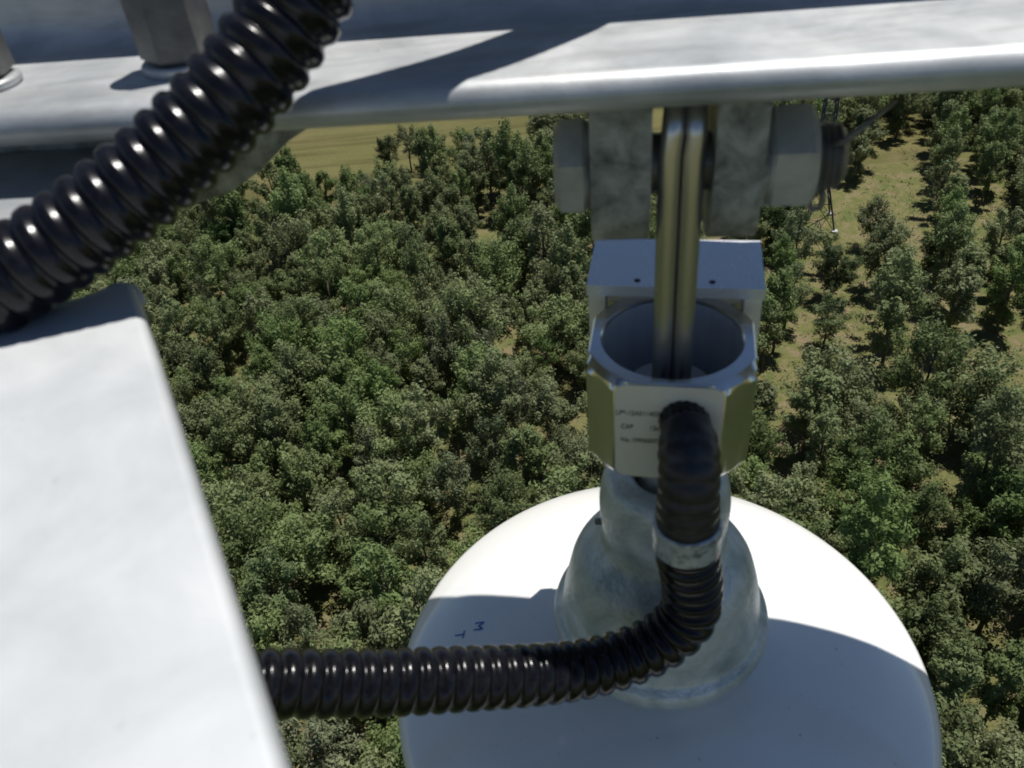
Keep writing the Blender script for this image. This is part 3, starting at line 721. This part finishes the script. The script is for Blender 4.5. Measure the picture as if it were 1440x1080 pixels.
for x, y, v, r in solo:
    kind = ('upright' if (x > 20 and y > 48) or y > 80 or (r < 0.25) else 'green') if r < 0.84 else 'thin' if r < 0.92 else 'pale' if r < 0.965 else 'dark'
    sc = 0.72 + 0.50 * rnd.random()
    lab = {'upright': 'upright narrow green tree in the planted wood far below', 'green': 'leafy green tree in the dense wood far below', 'thin': 'slender green tree with a thin crown in the wood far below',
           'pale': 'pale grey green tree scattered in the wood far below', 'dark': 'dark green tree scattered in the wood far below'}[kind]
    t = make_tree(x, y, kind, sc, lab, {'upright': 'upright trees of the wood', 'green': 'green trees of the wood', 'thin': 'slender trees of the wood', 'pale': 'pale trees of the wood', 'dark': 'dark trees of the wood'}[kind])
    if kind == 'green' and first_green is None: first_green = t

# the rest of the wood (outside the view or behind the steelwork), as one object
def wood_mass(pts):
    nv = len(pts)
    me = bpy.data.meshes.new('surrounding_wood'); me.from_pydata([(x, y, ground_z(x, y)) for x, y, *_ in pts], [], [])
    o = bpy.data.objects.new('surrounding_wood', me); COL.objects.link(o)
    tag(o, 'rest of the dense green wood around and behind the steelwork', 'wood', kind='stuff')
    ng = bpy.data.node_groups.new('wood_scatter', 'GeometryNodeTree')
    ng.interface.new_socket('Geometry', in_out='INPUT', socket_type='NodeSocketGeometry'); ng.interface.new_socket('Geometry', in_out='OUTPUT', socket_type='NodeSocketGeometry')
    N, L = ng.nodes, ng.links
    gi = N.new('NodeGroupInput'); gout = N.new('NodeGroupOutput'); join = N.new('GeometryNodeJoinGeometry')
    crown = [c for c in first_green.children if c.name.startswith('crown')][0]; trunk = [c for c in first_green.children if c.name.startswith('trunk')][0]
    rot = N.new('FunctionNodeRandomValue'); rot.data_type = 'FLOAT_VECTOR'; rot.inputs[0].default_value = (0, 0, 0); rot.inputs[1].default_value = (0, 0, 6.28)
    scl = N.new('FunctionNodeRandomValue'); scl.data_type = 'FLOAT'; scl.inputs[2].default_value = 0.85; scl.inputs[3].default_value = 1.15
    for ob in (crown, trunk):
        oi = N.new('GeometryNodeObjectInfo'); oi.inputs['Object'].default_value = ob; oi.inputs['As Instance'].default_value = True; oi.transform_space = 'ORIGINAL'
        ip = N.new('GeometryNodeInstanceOnPoints'); L.new(gi.outputs[0], ip.inputs['Points']); L.new(oi.outputs['Geometry'], ip.inputs['Instance'])
        e2r = N.new('FunctionNodeEulerToRotation'); L.new(rot.outputs[0], e2r.inputs[0]); L.new(e2r.outputs[0], ip.inputs['Rotation']); L.new(scl.outputs[1], ip.inputs['Scale'])
        L.new(ip.outputs[0], join.inputs[0])
    L.new(join.outputs[0], gout.inputs[0])
    md_ = o.modifiers.new('scatter', 'NODES'); md_.node_group = ng
wood_mass(rest)

# undergrowth: low leafy tufts and dry grass on the wood floor
def undergrowth(n_, name, mat, size, zc, keep):
    g_ = np.random.default_rng(5 if size > 0.1 else 6); pts = []
    while len(pts) < n_:
        x = g_.uniform(-60, 90); y = g_.uniform(12, 135)
        q = project(Vector((x, y, GZ)))
        if not q or not (-60 < q[0] < 1500 and 60 < q[1] < 1150): continue
        if not keep(x, y): continue
        k = 6
        for _ in range(k): pts.append((x + g_.normal() * 0.22, y + g_.normal() * 0.22, ground_z(x, y) + abs(g_.normal()) * zc))
    P = np.array(pts); m_ = len(P)
    nrm = g_.normal(size=(m_, 3)) + np.array([0, 0, 0.8]); nrm /= np.linalg.norm(nrm, axis=1)[:, None]
    t = np.cross(nrm, g_.normal(size=(m_, 3))); t /= np.linalg.norm(t, axis=1)[:, None]; b_ = np.cross(nrm, t)
    s = size * g_.uniform(0.5, 1.4, m_)[:, None]
    V = np.stack([P - t * s, P - b_ * s * 0.5, P + t * s, P + b_ * s * 0.5], 1).reshape(-1, 3)
    me = bpy.data.meshes.new(name); me.vertices.add(len(V)); me.vertices.foreach_set('co', V.astype(np.float32).ravel())
    me.loops.add(m_ * 4); me.loops.foreach_set('vertex_index', np.arange(m_ * 4, dtype=np.int32))
    me.polygons.add(m_); me.polygons.foreach_set('loop_start', np.arange(0, m_ * 4, 4, dtype=np.int32)); me.polygons.foreach_set('loop_total', np.full(m_, 4, dtype=np.int32))
    me.update(calc_edges=True); me.materials.append(mat)
    o = bpy.data.objects.new(name, me); COL.objects.link(o); return o
m, n, l, b = newmat('dry_undergrowth'); M_dry = m
a = noisetex(n, l, 0.8, 6, 0.7); r = ramp(n, [(0.35, (0.15, 0.115, 0.07)), (0.5, (0.17, 0.155, 0.07)), (0.65, (0.10, 0.12, 0.045))]); l.new(a.outputs['Fac'], r.inputs[0]); l.new(r.outputs[0], b.inputs['Base Color']); b.inputs['Roughness'].default_value = 0.9
o = undergrowth(60000, 'undergrowth', M_dry, 0.10, 0.12, lambda x, y: y < 112 and noise.noise(Vector((x * 0.25, y * 0.25, 0))) > -0.25 and not inside(x, y, CLEAR[0]))
tag(o, 'low dry grass and weeds covering the ground between the trees', 'undergrowth', kind='stuff')

# ------------------------------------------------------------------ far lattice tower
tw = empty('lattice_tower', (35.3, 81.0, ground_z(35.3, 81)), math.radians(-14))
tag(tw, 'distant dark steel lattice tower in a bare clearing, right of the clevis', 'lattice tower')
HB = 2.1
def hw_(z): return HB - (HB - 0.75) * min(z / 6.0, 1) if z < 6 else 0.75 - 0.45 * (z - 6) / 20
def tube_local(bm, a, b, r): bm_tube(bm, [a, b], r, 5)
lv = [0, 3.0, 6.0] + [6 + 1.25 * k for k in range(1, 17)]
for sx, sy in ((-1, -1), (1, -1), (1, 1), (-1, 1)):
    bm = bmesh.new()
    bm_tube(bm, [Vector((sx * hw_(z), sy * hw_(z), z)) for z in lv], 0.10, 6)
    from_bm('leg', bm, M_tower, tw)
    bm = bmesh.new(); bm_box(bm, (sx * HB - 0.3, sy * HB - 0.3, -0.2), (sx * HB + 0.3, sy * HB + 0.3, 0.25))
    from_bm('footing', bm, M_galv, tw, bevel=0.03)
bm = bmesh.new()
cs = [(-1, -1), (1, -1), (1, 1), (-1, 1)]
for k, (z0, z1) in enumerate(zip(lv[:-1], lv[1:])):
    for q in range(4):
        a, c = cs[q], cs[(q + 1) % 4]; A0 = Vector((a[0] * hw_(z0), a[1] * hw_(z0), z0)); C0 = Vector((c[0] * hw_(z0), c[1] * hw_(z0), z0))
        A1 = Vector((a[0] * hw_(z1), a[1] * hw_(z1), z1)); C1 = Vector((c[0] * hw_(z1), c[1] * hw_(z1), z1))
        if k == 0:
            mid = (A1 + C1) / 2; tube_local(bm, A0, mid, 0.04); tube_local(bm, C0, mid, 0.04); tube_local(bm, A0.lerp(A1, .5), A0.lerp(mid, .5), 0.03); tube_local(bm, C0.lerp(C1, .5), C0.lerp(mid, .5), 0.03)
        else:
            tube_local(bm, A0, C1, 0.035); tube_local(bm, C0, A1, 0.035)
        tube_local(bm, A1, C1, 0.04)
from_bm('bracing', bm, M_tower, tw)

# a pale boulder out on the meadow
bm = bmesh.new(); bmesh.ops.create_icosphere(bm, subdivisions=3, radius=0.45)
for v in bm.verts: v.co *= 1 + 0.25 * noise.noise(v.co * 2.2); v.co.z *= 0.7
rk = from_bm('boulder', bm, M_galv, smooth=True); rk.location = (8.7, 115.7, ground_z(8.7, 115.7) + 0.1)
tag(rk, 'small pale boulder lying out on the open meadow under the beam', 'boulder')
